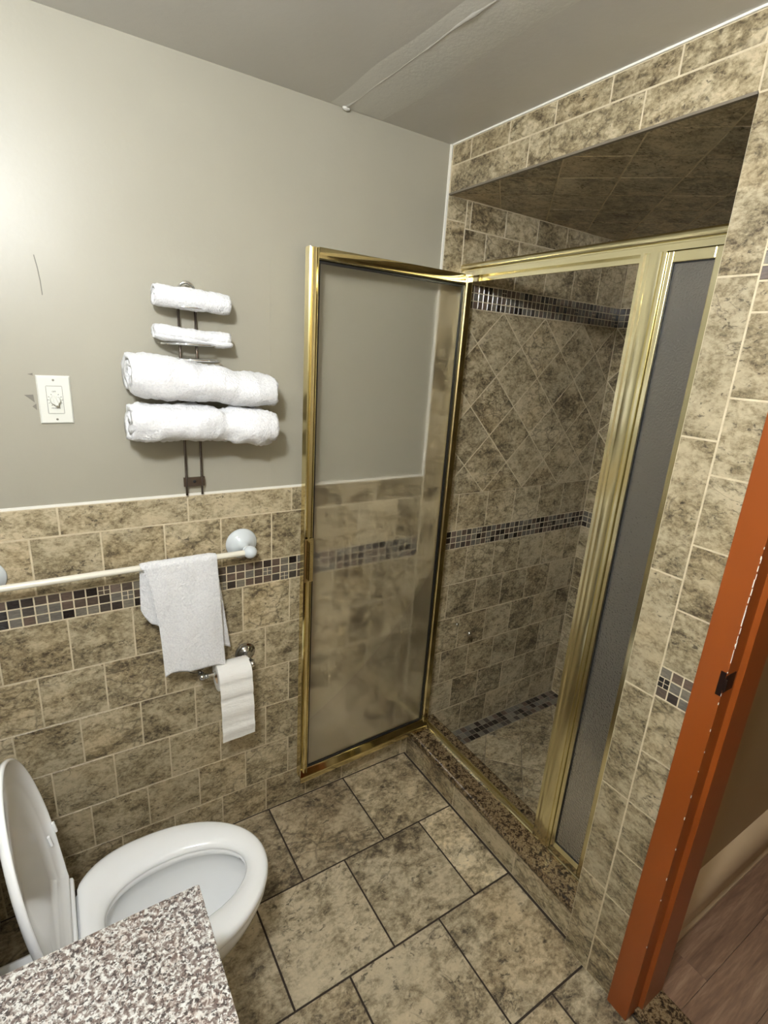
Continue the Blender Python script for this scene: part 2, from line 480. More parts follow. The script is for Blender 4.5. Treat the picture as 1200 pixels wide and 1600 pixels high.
# marks on the paint
MB().tube([(-1.197, .0058, 1.925), (-1.193, .0058, 1.90), (-1.190, .0058, 1.87), (-1.189, .0058, 1.838)], .0011, 5).build('scratch_mark', DARKSC, wl, loc=-wl.location)
for q in ([(-1.252, 1.603), (-1.233, 1.604), (-1.232, 1.585)], [(-1.238, 1.575), (-1.229, 1.582), (-1.229, 1.566)], [(-1.240, 1.653), (-1.229, 1.656), (-1.229, 1.650)]):
    MB().prof(q, 'y', .0045, .0063).build('paint_chip', DARKSC, wl, loc=-wl.location)
MB().box((-.6215, .0052, 1.32), (-.6155, .0062, 2.01)).build('old_caulk_line', WALLP, wl, loc=-wl.location)

# left wall inside the shower
ws = struct(box('wall_shower_left', (0, .0011, -.05), (XB + .1, .12, HS + .1), GROUT))
LEVS = [.980, .8125, .646, .479, .3125, .1555, .0]
for a, b in ((HS, 2.204), (2.204, 1.871), (1.871, 1.538), (1.538, 1.205), (1.205, .872), (.872, .539), (.539, .206), (.206, .0)):
    rect(FL, .0, b, .083, a, ws)
A0 = .083
row(FL, 2.187, HS, A0, XB, .105, .168, ws)
row(FL, 2.0155, 2.187, A0, XB, .1855, .1668, ws)
chips(FL, 1.9325, 2.0155, A0, XB, .0238, ws)
diamonds(FL, A0, 1.2215, XB, 1.9325, 1.0265, 1.9325, ws)
row(FL, 1.061, 1.2215, A0, XB, .190, .1635, ws)
chips(FL, .980, 1.061, A0, XB, .0285, ws)
for i in range(6):
    row(FL, LEVS[i+1], LEVS[i], A0, XB, .27 if i % 2 == 0 else .184, .1635, ws)

# back wall of the shower
wb = struct(box('wall_shower_back', (XB + .0011, YR - .1, -.05), (XB + .12, 0, HS + .1), GROUT))
FB = Frame((XB, 0, 0), (0, -1, 0), (0, 0, 1))          # u = -y, n = -x
W = -YR
row(FB, 2.187, HS, 0, W, .06, .1668, wb)
row(FB, 2.0155, 2.187, 0, W, .143, .1668, wb)
chips(FB, 1.9325, 2.0155, 0, W, .031, wb)
diamonds(FB, 0, 1.2215, W, 1.9325, 0, 1.9325, wb)
row(FB, 1.061, 1.2215, 0, W, .165, .1668, wb)
chips(FB, .980, 1.061, 0, W, .031, wb)
for i in range(6): row(FB, LEVS[i+1], LEVS[i], 0, W, .08 if i % 2 else .163, .1668, wb)

# right wall of the shower (seen only past the panel)
wr = struct(box('wall_shower_right', (.16, YR - .11, 0), (XB, YR - .0016, HS + .1), GROUT))
FR = Frame((0, YR, 0), (-1, 0, 0), (0, 0, 1))
lev = [0, .1555, .3125, .479, .646, .8125, .980, 1.061, 1.2215, 1.39, 1.555, 1.72, 1.885, 2.05, 2.187, HS]
for i in range(len(lev) - 1): row(FR, lev[i], lev[i+1], -XB, -.16, .08*(i % 2), .1668, wr)

# wall with the shower opening: header, pier and the part beyond the door
mbw = MB()
mbw.box((.0011, OPEN - .0016, HS + .003), (.15, 0, H + .1))                  # header
mbw.box((.0011, DOORL + .03, -.02), (.15, OPEN - .0016, H + .1))             # pier
mbw.box((.0011, DOORR - .03, 2.07), (.15, DOORL + .03, H + .1))              # over the door
mbw.box((.0011, Y0, -.02), (.15, DOORR - .03, H + .1))                       # beyond the door
wf = struct(mbw.build('wall_right', GROUT))
FF = Frame((0, 0, 0), (0, -1, 0), (0, 0, 1))           # u = -y, n = -x
row(FF, 2.3575, 2.416, .003, 2.25, .0935, .1665, wf)
row(FF, HS, 2.3575, .003, .9335, .0, .3435, wf)
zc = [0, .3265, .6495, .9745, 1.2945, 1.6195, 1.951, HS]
for a, b in zip(zc[:-1], zc[1:]): rect(FF, .9335, a, 1.0155, b, wf, tone=(.86, .86, .86))  # pier tiles: colour darkened to offset the strong lamp light falling on them
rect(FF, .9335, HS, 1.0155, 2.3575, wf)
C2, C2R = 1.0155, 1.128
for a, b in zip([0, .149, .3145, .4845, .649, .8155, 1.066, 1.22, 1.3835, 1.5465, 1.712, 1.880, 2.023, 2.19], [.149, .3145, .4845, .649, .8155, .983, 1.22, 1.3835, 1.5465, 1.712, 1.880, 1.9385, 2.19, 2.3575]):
    rect(FF, C2, a, C2R, b, wf, tone=(.86, .86, .86))  # second pier column, colour lowered against the lamp light in the same way
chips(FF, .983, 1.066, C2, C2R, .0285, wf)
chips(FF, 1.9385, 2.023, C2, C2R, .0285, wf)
for i in range(2): row(FF, 2.07 + i*.144, 2.07 + (i+1)*.144, C2R, 1.96, 1.04 + i*.08, .1667, wf)
for i in range(14): row(FF, i*.1667, (i+1)*.1667 if i < 13 else 2.3575, 1.96, 2.25, 1.04 + (i % 2)*.08, .1667, wf)
box('ceiling_caulk', (-.004, -2.25, 2.4155), (.0016, 0, 2.4215), CAULK, wf, .001)
box('opening_edge_trim', (-.001, OPEN, HS - .002), (.010, 0, HS + .004), plain('edge_trim', srgb(120, 112, 98), .4), wf, .001)
# reveal of the pier and underside of the header
FP = Frame((0, OPEN, 0), (-1, 0, 0), (0, 0, 1))
for a, b in zip(zc[:-1], zc[1:]): rect(FP, -.15, a, -.004, b, wf)

# shower ceiling, set on the diagonal
cs = struct(box('ceiling_shower', (.0016, YR - .1, HS + .0011), (XB + .1, .1, HS + .08), GROUT))
FC = Frame((0, 0, HS), (1, 0, 0), (0, -1, 0))          # n = -z
diamonds(FC, .006, 0, XB, W, .238, .0, cs, .2385)

# other walls and ceiling
cl = struct(box('ceiling', (X0 - .1, Y0 - .1, H), (.0016, .12, H + .1), CEILP))
mb = MB()
N = 90
for k in range(N + 1):
    y = -2.25*k/N
    r = .0015 + .0035*max(0, noise.noise((y*9, 1.7, 0)))
    if -.62 < y < -.38: r += .0055*abs(noise.noise((y*40, 3.1, 0)))
    xc = -.397 + .006*noise.noise((y*7, 8.2, 0))
    ring = [(xc - r*3.2, y, H + .001), (xc - r*1.4, y, H - r*.5), (xc, y, H - r*1.15), (xc + r*.9, y, H - r*.7), (xc + r*2.6, y, H + .001)]
    mb.v += ring
for k in range(N):
    for j in range(4): mb.f.append((k*5 + j, k*5 + j + 1, (k+1)*5 + j + 1, (k+1)*5 + j))
mb.build('plaster_seam', CEILP, cl, 180, loc=-cl.location)
mb = MB(); N = 60
for k in range(N + 1):
    y = -.001 - 2.24*k/N
    a = -.452 + .012*noise.noise((y*4, .3, 1)); b = -.262 + .02*noise.noise((y*3, 5.3, 1)) - .0*k
    mb.v += [(a, y, H + .0005), (a + .02, y, H - .0009), (b - .02, y, H - .0009), (b, y, H + .0005)]
for k in range(N):
    for j in range(3): mb.f.append((k*4 + j, k*4 + j + 1, (k+1)*4 + j + 1, (k+1)*4 + j))
mb.build('plaster_patch', PATCHP, cl, 180, loc=-cl.location)
MB().sphere((-.397, -.004, H - .003), .012, 14, (1.1, .6, .5)).build('plaster_blob', PATCHP, cl, 180, loc=-cl.location)
struct(box('wall_back', (X0 - .1, Y0 - .1, -.1), (X0, .12, H + .1), WALLP))
struct(box('wall_near', (X0 - .1, Y0 - .1, -.1), (.15, Y0, H + .1), NEARP))

# bathroom floor
fl = struct(box('floor', (X0 - .1, Y0 - .1, -.1), (.03, .06, -.0022), FGROUT))
FG = Frame((0, 0, 0), (1, 0, 0), (0, 1, 0))            # n = z
ys = [0, -.3376, -.6706, -1.0033, -1.336, -1.669, -2.002, -2.25]
for i in range(7):
    off = -.299 if i % 2 == 0 else -.140
    x = off - .3312*6
    while x < .019:
        l, r = max(x, X0), min(x + .3312, .0195)
        if r - l > .01:
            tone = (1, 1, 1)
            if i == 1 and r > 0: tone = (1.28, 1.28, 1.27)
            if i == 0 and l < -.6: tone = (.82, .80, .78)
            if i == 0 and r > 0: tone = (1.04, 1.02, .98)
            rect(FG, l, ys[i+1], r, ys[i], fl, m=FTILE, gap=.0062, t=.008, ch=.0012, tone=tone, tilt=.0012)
        x += .3312

# shower floor: mosaic border and diagonal tiles
fs = struct(box('floor_shower', (.168, YR - .05, -.1), (XB + .05, .05, -.0016), SGROUT))
chips(FG, -.094, -.001, .168, XB, .031, fs)
for k_ in range(1):
    o = Frame((XB - .094, 0, 0), (1, 0, 0), (0, 1, 0))
    chips(o, YR, -.094, 0, .094, .031, fs, rows=28)
diamonds(FG, .168, YR, XB - .094, -.094, .684, -.094, fs, .2365, m=TILE, gap=.003)

# ------------------------------------------------------------------ hall beyond the door
struct(box('floor_hall', (.135, -2.6, -.1), (3.2, -1.05, -.004), FGROUT))
hf = bpy.data.objects['floor_hall']
FH = Frame((0, 0, 0), (1, 0, 0), (0, 1, 0))
for j in range(11):
    y = -1.095 - j*.13
    off = .3 + .37*(j % 3)
    row(FH, y - .13, y, .142, 3.2, off, 1.15, hf, m=WOODF, name='floor_plank', gap=.0008, ch=.0005, tilt=0, tone=(1, 1, 1))
for o in hf.children: o.color = (*([RNG.uniform(.88, 1.08)]*3), 1)
struct(box('wall_hall_left', (.15, -1.095, -.05), (3.2, -1.066, 2.5), HALLP))
struct(box('wall_hall_right', (.15, -2.7, -.05), (3.2, -2.6, 2.5), HALLP))
struct(box('wall_hall_end', (3.2, -2.7, -.05), (3.3, -1.0, 2.5), HALLP))
struct(box('wall_hall_near', (.1, -2.7, -.05), (.15, -2.25, 2.5), HALLP))
struct(box('ceiling_hall', (.15, -2.7, 2.5), (3.3, -1.0, 2.6), CEILP))
bb = struct(MB().prof([(-1.0955, 0), (-1.117, 0), (-1.117, .012), (-1.108, .018), (-1.108, .118), (-1.116, .126), (-1.130, .140), (-1.137, .165), (-1.137, .19), (-1.130, .218), (-1.116, .238), (-1.0955, .247)], 'x', .158, 3.2).build('baseboard_hall', BASEP, None, 40))
th = tag(MB().box((.022, DOORR, -.004), (.141, DOORL - .0005, .02)).build('door_threshold', BGRAN, None, 0, .004), 'speckled brown granite threshold in the orange doorway', 'threshold')

# orange door frame
df = thing('door_1', 'orange painted door frame beside the tiled pier', 'door frame', (0, DOORL, 0)); df['kind'] = 'structure'
def frame_side(y0, s):
    mb = MB()
    d = lambda v: y0 + s*v
    prof = [(-.013, d(.060)), (-.013, d(.001)), (-.0125, d(0)), (.040, d(0)), (.040, d(-.013)), (.142, d(-.013)), (.142, d(0)), (.170, d(0)), (.170, d(.06)), (.150, d(.06)), (.150, d(.028)), (.0, d(.028)), (.0, d(.06))]
    mb.rings([[(p[0], p[1], z) for p in prof] for z in (.0, 2.07)], True, True, True)
    return mb
frame_side(DOORL, 1).build('door_jamb', ORANGE, df, 0, .0018, loc=-df.location)
frame_side(DOORR, -1).build('door_jamb', ORANGE, df, 0, .0018, loc=-df.location)
mb = MB(); mb.box((-.013, DOORR - .06, 2.045), (0, DOORL + .06, 2.105)); mb.box((0, DOORR, 2.045), (.15, DOORL, 2.07)); mb.box((.04, DOORR + .013, 2.032), (.142, DOORL - .013, 2.045))
mb.build('head_jamb', ORANGE, df, 0, .0018, loc=-df.location)
mb = MB(); mb.box((-.0145, DOORL + .001, 1.075), (-.0125, DOORL + .013, 1.135)); mb.box((-.0145, DOORL - .002, 1.085), (.028, DOORL + .0005, 1.128)); mb.box((-.0175, DOORL - .006, 1.092), (-.012, DOORL + .001, 1.122))
mb.build('strike_plate', DARKM, df, 0, .001, loc=-df.location)
for i in range(30):   # chips along the frame's front edge, down to the white primer
    z = RNG.uniform(.25, 1.45) if i > 13 else 1.16 + .018*i
    l = RNG.uniform(.003, .008) if i > 13 else RNG.uniform(.012, .02)
    yy = DOORL + RNG.uniform(0, .0012)
    wd = RNG.uniform(.0002, .0010)
    MB().prof([(-.01345, z), (-.01345, z + l), (-.0122, z + l*1.03), (-.0122, z - l*.03)], 'y', yy - .0009, yy + wd).build('paint_chip', CAULK, df, loc=-df.location)

# ------------------------------------------------------------------ shower curb
sc = thing('shower_curb', 'low tiled shower curb with a brown granite top', 'curb', (.1, -.45, 0))
box('curb_core', (.0262, OPEN + .0005, -.004), (.160, -.0005, .128), GROUT, sc)
FK = Frame((.0245, 0, 0), (0, -1, 0), (0, 0, 1))
row(FK, .0, .128, .002, -OPEN, .008, .3365, sc); 
FK2 = Frame((.1615, 0, 0), (0, 1, 0), (0, 0, 1))
row(FK2, .0, .128, OPEN, -.002, -.84, .333, sc)
mb = MB(); pr = []
for k in range(7):
    a = PI/2*k/6; pr.append((.012 + .012 - .012*math.cos(a) - .012, .142 + .012*math.sin(a)))
pr = [(.006, .128), (.004, .133)] + [(.016 - .012*math.cos(PI/2*k/6), .143 + .013*math.sin(PI/2*k/6)) for k in range(7)] + [(.166 + .009*math.sin(PI/2*k/4), .147 + .009*math.cos(PI/2*k/4)) for k in range(5)] + [(.175, .128)]
N = 80
rs = []
for k in range(N + 1):
    y = -.0008 + (OPEN + .0013)*k/N
    j = .0022*noise.noise((y*45, 2, 0)) + .0015*noise.noise((y*110, 7, 0))
    rs.append([(x + (j if x < .02 else 0), y, z) for x, z in pr])
mb.rings(rs, True, True, True).build('granite_top', BGRAN, sc, 50, loc=-sc.location)

# ------------------------------------------------------------------ fixed shower frame and panel
se = thing('shower_enclosure_frame', 'polished brass frame with a narrow fixed glass panel', 'shower screen', (.1, -.45, .156))
XF = .085
def sub(mb, name, m, par, smooth=0, bevel=0): return mb.build(name, m, par, smooth, bevel, loc=-par.location)
hp = [(XF, 2.032), (XF, 2.047), (XF + .003, 2.0485), (XF + .003, 2.052), (XF - .001, 2.0535), (XF - .004, 2.058), (XF - .004, 2.066), (XF, 2.072), (XF + .006, 2.0745), (XF + .028, 2.0745), (XF + .028, 2.016), (XF + .020, 2.016), (XF + .020, 2.032)]
sub(MB().prof(hp, 'y', -.0015, OPEN - .0004), 'header_rail', GOLD, se, 40)
bp = [(XF + .002, .1562), (XF + .002, .162), (XF + .005, .1655), (XF + .009, .1655), (XF + .012, .162), (XF + .020, .163), (XF + .022, .172), (XF + .028, .172), (XF + .030, .1562)]
sub(MB().prof(bp, 'y', -.0015, OPEN + .001), 'bottom_track', GOLD, se, 40)
# strike post: stepped profile in plan (x, y)
pp = [(XF + .026, -.690), (XF + .004, -.690), (XF - .001, -.693), (XF - .001, -.702), (XF + .004, -.706), (XF + .004, -.714), (XF - .0005, -.718), (XF - .0022, -.733), (XF - .0005, -.748), (XF + .004, -.7515), (XF - .003, -.754), (XF - .003, -.762), (XF + .026, -.762)]
sub(MB().rings([[(x, y, z) for x, y in pp] for z in (.1655, 2.032)], True, True, True), 'strike_post', GOLD, se, 40)
# panel frame
PL, PR, PB, PT = -.777, -.875, .212, 2.006
px0, px1 = XF + .003, XF + .022
fp = [(px0 + .003, 0), (px0, .004), (px0, 1)]
sub(MB().box((px0, PL, .172), (px1, -.7624, 2.0315)), 'panel_stile', GOLD, se, 0, .002)
sub(MB().box((px0, PR - .024, .172), (px1, PR, 2.0315)), 'panel_stile', GOLD, se, 0, .002)
sub(MB().box((px0, PR + .0003, PT), (px1, PL - .0003, 2.0313)), 'panel_top_rail', GOLD, se, 0, .002)
sub(MB().prof([(px0 - .002, .1725), (px0 - .002, .196), (px0 + .002, PB), (px1, PB), (px1, .1725)], 'y', PL - .0003, PR + .0003), 'panel_bottom_rail', GOLD, se, 0, .001)
sub(MB().box((XF - .004, OPEN + .0015, .172), (XF + .030, PR - .0245, 2.0315)), 'wall_jamb', GOLD, se, 0, .002)
sub(MB().box((XF - .002, -.028, .172), (XF + .026, -.0015, 2.0155)), 'hinge_jamb', GOLD, se, 0, .002)
mb = MB()
gx0, gx1 = px0 + .0045, px0 + .0125
mb.box((gx0, PL - .0022, PB), (gx1, PL, PT)); mb.box((gx0, PR, PB), (gx1, PR + .0012, PT)); mb.box((gx0, PR + .0012, PT - .0025), (gx1, PL - .0022, PT)); mb.box((gx0, PR + .0012, PB), (gx1, PL - .0022, PB + .0012))
sub(mb, 'gasket', RUBBER, se)
sub(MB().add([(gx0 + .003, PR - .004, PB - .004), (gx0 + .003, PL + .004, PB - .004), (gx0 + .003, PL + .004, PT + .004), (gx0 + .003, PR - .004, PT + .004)], [(0, 1, 2, 3)]), 'glass_panel', PGLASS, se)

# ------------------------------------------------------------------ shower door, swung open along the left wall
hx, hy = .083, -.053
ex, ey = -.540, -.0715
L = math.hypot(ex - hx, ey - hy); ang = math.atan2(ey - hy, ex - hx)
sd = thing('shower_door', 'brass framed obscure glass shower door standing open along the wall', 'shower door', (hx, hy, .178))
sd.rotation_euler = (0, 0, ang)
# local: x from the hinge to the free edge, +y towards the camera?  z up from the door's foot
ZT = 1.853
S = 1   # in local coordinates the room side (-Y of the world) is +y
def dsub(mb, name, m, smooth=0, bevel=0): return mb.build(name, m, sd, smooth, bevel)
# free-edge stile: stepped profile in plan, mitred look
sp = [(L, -.011), (L, .016), (L - .003, .018), (L - .005, .010), (L - .012, .008), (L - .013, .015), (L - .019, .016), (L - .021, .011), (L - .025, .012), (L - .027, .016), (L - .030, .016), (L - .031, .004), (L - .031, -.011)]
dsub(MB().rings([[(x, y, z) for x, y in sp] for z in (0.012, ZT)], True, True, True), 'free_stile', BRASSD, 30)
sp2 = [(0, -.011), (0, .012), (.003, .016), (.022, .016), (.026, .013), (.030, .013), (.031, .004), (.031, -.011)]
dsub(MB().rings([[(x, y, z) for x, y in sp2] for z in (0.0, ZT)], True, True, True), 'hinge_stile', BRASSD, 30)
dsub(MB().prof([(-.011, ZT - .033), (.006, ZT - .033), (.012, ZT - .030), (.016, ZT - .027), (.017, ZT - .004), (.014, ZT + .0015), (-.011, ZT + .0015)], 'x', .0312, L - .0312), 'top_rail', BRASSD, 40)
dsub(MB().prof([(-.011, .034), (.010, .034), (.014, .030), (.017, .012), (.020, .009), (.022, -.004), (.021, -.018), (.014, -.018), (.012, .0), (-.011, .0)], 'x', .004, L - .003), 'bottom_rail', BRASSD, 40)
mb = MB(); g0, g1, gy0, gy1 = .031, L - .031, .001, .0075
mb.box((g0, gy0, .034), (g0 + .006, gy1, ZT - .033)); mb.box((g1 - .008, gy0, .034), (g1, gy1, ZT - .033)); mb.box((g0 + .006, gy0, ZT - .040), (g1 - .008, gy1, ZT - .033)); mb.box((g0 + .006, gy0, .034), (g1 - .008, gy1, .041))
dsub(mb, 'gasket', RUBBER)
dsub(MB().add([(g0, .002, .034), (g1, .002, .034), (g1, .002, ZT - .033), (g0, .002, ZT - .033)], [(0, 1, 2, 3)]), 'glass_pane', DGLASS)
dsub(MB().tube([(-.004, .006, .005), (-.004, .006, ZT)], .005, 10), 'hinge_tube', BRASSD, 60)
# pull on the free stile
hz = 1.078 - .178
mb = MB()
mb.box((L - .034, .0165, hz - .078), (L - .002, .0185, hz + .078))
mb.box((L - .018, .0185, hz - .070), (L - .014, .032, hz + .070)); mb.box((L - .026, .0185, hz + .028), (L - .014, .024, hz + .034)); mb.box((L - .026, .0185, hz - .036), (L - .014, .024, hz - .030))
dsub(mb, 'pull_handle', BRASSD, 0, .0015)

# ------------------------------------------------------------------ timer switch
ts = thing('timer_switch', 'white wall timer switch with a round dial', 'timer switch', (-1.188, .006, 1.592))
tl = Vector(ts.location)
MB().add(*(lambda w, h, d, b: ([(-w, 0, -h), (w, 0, -h), (w, 0, h), (-w, 0, h), (-w, -d*.45, -h), (w, -d*.45, -h), (w, -d*.45, h), (-w, -d*.45, h), (-w + b, -d, -h + b), (w - b, -d, -h + b), (w - b, -d, h - b), (-w + b, -d, h - b)],
    [(0, 1, 5, 4), (1, 2, 6, 5), (2, 3, 7, 6), (3, 0, 4, 7), (4, 5, 9, 8), (5, 6, 10, 9), (6, 7, 11, 10), (7, 4, 8, 11), (8, 9, 10, 11), (3, 2, 1, 0)]))(.0365, .0595, .007, .003)).build('cover_plate', PLATE, ts, 0, .0006)
mb = MB()
iw, ih = .0168, .0335
for a, b in (((-iw - .0012, -.0080, -ih), (-iw, -.0068, ih)), ((iw, -.0076, -ih), (iw + .001, -.0068, ih)), ((-iw, -.0080, ih), (iw, -.0068, ih + .0014)), ((-iw, -.0076, -ih - .001), (iw, -.0068, -ih))): mb.box(a, b)
mb.build('insert_groove', plain('groove_shadow_grey', srgb(150, 148, 140), .5), ts)
MB().box((-iw, -.0078, -ih), (iw, -.0066, ih)).build('insert', PLATE, ts, 0, .0004)
kn = MB(); kn.lathe([(.0125, 0), (.0125, .002), (.0108, .004), (.0108, .012), (.0098, .0135), (0, .0135)], (0, -.0078, 0), (0, -1, 0), 32)
kn = kn.build('dial_knob', PLATE, ts, 40)
MB().prof([(-.0042, -.0125), (.0042, -.0125), (.0034, .0135), (-.0006, .0165), (-.0034, .0135)], 'y', -.0205, -.0280).build('pointer', PLATE, kn, 0, .0012).rotation_euler = (0, math.radians(-14), 0)
mb = MB()
for k in range(12):
    a = 2*PI*k/12
    if k in (0, 6): continue
    c, s_ = math.sin(a), math.cos(a)
    p0, p1 = .0138, .0168
    t = .0006
    mb.add([(c*p0 - s_*t, -.0081, s_*p0 + c*t), (c*p0 + s_*t, -.0081, s_*p0 - c*t), (c*p1 + s_*t, -.0081, s_*p1 - c*t), (c*p1 - s_*t, -.0081, s_*p1 + c*t)], [(0, 1, 2, 3)])
mb.build('dial_ticks', INK, ts)
def text(s, size, loc, par):
    cu = bpy.data.curves.new('lettering', 'FONT'); cu.body = s; cu.size = size; cu.align_x = 'CENTER'; cu.align_y = 'CENTER'; cu.extrude = .0002
    t = bpy.data.objects.new('lettering', cu); COL.objects.link(t)
    dg = bpy.context.evaluated_depsgraph_get(); me = bpy.data.meshes.new_from_object(t.evaluated_get(dg))
    bpy.data.objects.remove(t); me.materials.clear(); me.materials.append(INK)
    o = bpy.data.objects.new('lettering', me); COL.objects.link(o); o.parent = par; o.location = loc; o.rotation_euler = (PI/2, 0, 0)
    return o
text('OFF', .0052, (-.001, -.0081, .0205), ts)
text('MINUTES', .0048, (0, -.0081, -.0205), ts)
for z in (.0485, -.0485):
    sx = MB().lathe([(.0027, 0), (.0027, .0006), (.0020, .0014), (0, .0016)], (0, -.0068, z), (0, -1, 0), 14).build('screw', plain('screw_grey', srgb(140, 136, 124), .4, .5), ts, 40)

# ------------------------------------------------------------------ towel rack
rk = thing('towel_rack', 'wall mounted chrome wire rack holding rolled white towels', 'towel rack', (-.862, -.012, 1.318))
rl = rk.location
def rsub(mb, name, m, smooth=180): return mb.build(name, m, rk, smooth, loc=-rl)
for x in (-.884, -.840):
    rsub(MB().tube([(x, -.012, 1.318), (x, -.012, 1.50), (x, -.012, 1.70), (x, -.012, 1.878)], .0035, 10), 'upright', RACKCHROME)
rsub(MB().tube([(-.862 - .022*math.cos(PI*k/14), -.012 - .012*math.sin(PI*k/14), 1.878 + .024*math.sin(PI*k/14)) for k in range(15)], .0038, 10), 'arch_top', CHROME)
mb = MB(); mb.box((-.892, -.015, 1.345), (-.832, -.0085, 1.372)); rsub(mb, 'bracket', RACKCHROME, 0)
rsub(MB().lathe([(.0045, 0), (.0045, .0012), (.002, .002), (0, .002)], (-.862, -.015, 1.359), (0, -1, 0), 12), 'screw', RUBBER, 40)
rsub(MB().lathe([(.006, 0), (.006, .012)], (-.862, .006, 1.359), (0, -1, 0), 12), 'wall_stud', RACKCHROME, 40)
rsub(MB().lathe([(.006, 0), (.006, .012)], (-.862, .006, 1.840), (0, -1, 0), 12), 'wall_stud', RACKCHROME, 40)
rsub(MB().box((-.886, -.0155, 1.835), (-.838, -.0085, 1.845)), 'cross_plate', RACKCHROME, 0)
def loop(z, hw, d, dz=0):
    pts = [(-.862 + hw*math.cos(PI*k/28), -.014 - d*math.sin(PI*k/28)**.75, z + dz*math.sin(PI*k/28)) for k in range(29)]
    pts.append((-.862, -.014, z))
    return MB().tube(pts, .0030, 8, True)
for z, hw, d, dz in ((1.838, .066, .070, 0), (1.7445, .073, .082, .002), (1.707, .078, .110, .001), (1.506, .078, .115, 0)):
    rsub(loop(z, hw, d, dz), 'wire_loop', CHROME)

# ------------------------------------------------------------------ rolled towels
TW = True
def roll(name, label, group, c, ln, ry, rz, turns, tilt, seed, taper=0.0, sag=0.0, amp=.004, waist=None, bulge=None, ends=(1, 1)):
    """spiral of thick cloth along x, elliptical, with soft lumps"""
    NU, NV = int(26*turns) + 1, max(24, int(ln/.006))
    th = .78/(turns + .25)
    g_out, g_in = [], []
    for v in range(NV + 1):
        t = v/NV; x = (t - .5)*ln
        e = 1 - .10*max(0, (abs(t - .5) - .40)/.10)**2
        k = e*(1 + taper*(t - .5)) * (1 if not waist else 1 - waist[1]*math.exp(-((t - waist[0])/.045)**2)) * (1 if not bulge else 1 + bulge[1]*math.exp(-((t - bulge[0])/.16)**2))
        ro, ri = [], []
        for u in range(NU):
            ph = 2*PI*turns*u/(NU - 1)
            f = (.22 + .78*(u/(NU - 1)))
            a = ph + seed + PI*.55 - 2*PI*turns
            off = .006*math.sin(u*.35 + seed)*(1 - f) + (.012*noise.noise((f*3, seed, 1)) if False else 0)
            for lst, rr in ((ro, f), (ri, max(.02, f - th))):
                X = x + off + (ends[0] if t < .5 else ends[1])*.006*(1 - rr)*(1 if t < .5 else -1)
                lst.append(Vector((X, -math.cos(a)*ry*k*rr, math.sin(a)*rz*k*rr + sag*(4*(t - .5)**2 - .4) + tilt*x)))
        g_out.append(ro); g_in.append(ri)
    rs = [a + b[::-1] for a, b in zip(g_out, g_in)]
    mb = MB().rings(rs, True)
    m = len(rs[0])
    for base in (0, NV*m):
        for u in range(NU - 1): mb.f.append((base + u, base + u + 1, base + m - 2 - u, base + m - 1 - u))
    o = mb.build(name, TERRY, None, 180, loc=c)
    me = o.data
    for vtx, nn in zip(me.vertices, [n.vector.copy() for n in me.vertex_normals]):
        p = vtx.co*1.0
        d = amp*noise.noise((p.x*22 + seed*9, p.y*22, p.z*22)) + amp*.35*noise.noise((p.x*90, p.y*90 + seed, p.z*90)) + .0016*noise.noise((p.x*420, p.y*420, p.z*420 + seed))
        vtx.co += nn*d
    return tag(o, label, 'towel', group)
G = 'rolled towels on the wall rack'
roll('rolled_washcloth', 'small rolled white washcloth at the very top of the rack', G, (-.858, -.060, 1.856), .192, .038, .031, 2.6, -.05, 1.0, .0, 0, .0035, (.70, .07))
roll('rolled_washcloth', 'small rolled white washcloth on the second wire loop of the rack', G, (-.860, -.058, 1.769), .196, .036, .023, 2.4, -.065, 4.0, .05, .002, .0045, (.74, .08))
roll('rolled_bath_towel', 'upper of the two big rolled white bath towels', G, (-.842, -.098, 1.646), .378, .080, .058, 2.8, -.105, 2.2, -.14, 0, .008, None, (.22, .14))
roll('rolled_bath_towel', 'lower big rolled white bath towel with a dropped right end', G, (-.848, -.092, 1.5435), .376, .078, .060, 2.6, -.05, 5.3, -.02, -.006, .011, (.64, .16), (.86, .10))

# ------------------------------------------------------------------ towel bar and the cloth on it
tb = thing('towel_bar', 'ivory towel bar on two round ceramic posts', 'towel bar', (-1.04, 0, 1.134))
BZ = 1.134
def tsub(mb, name, m, smooth=40): return mb.build(name, m, tb, smooth, loc=-tb.location)
for x in (-.722, -1.392):
    tsub(MB().lathe([(.050, 0), (.051, .004), (.048, .009), (.044, .011), (.041, .016), (.034, .021), (.022, .028), (.0165, .036), (.0145, .048), (.0150, .058), (.0165, .064)], (x, -.0005, BZ + .006), (0, -1, -.06), 36), 'ceramic_post', CERAM, 60)
    tsub(MB().sphere((x + (.006 if x > -1 else -.006), -.073, BZ), .0205, 20, (1.05, 1, 1)), 'post_end', CERAM, 180)
tsub(MB().tube([(-1.385, -.073, BZ), (-1.05, -.073, BZ), (-.730, -.073, BZ)], .0088, 16), 'bar', IVORY, 60)

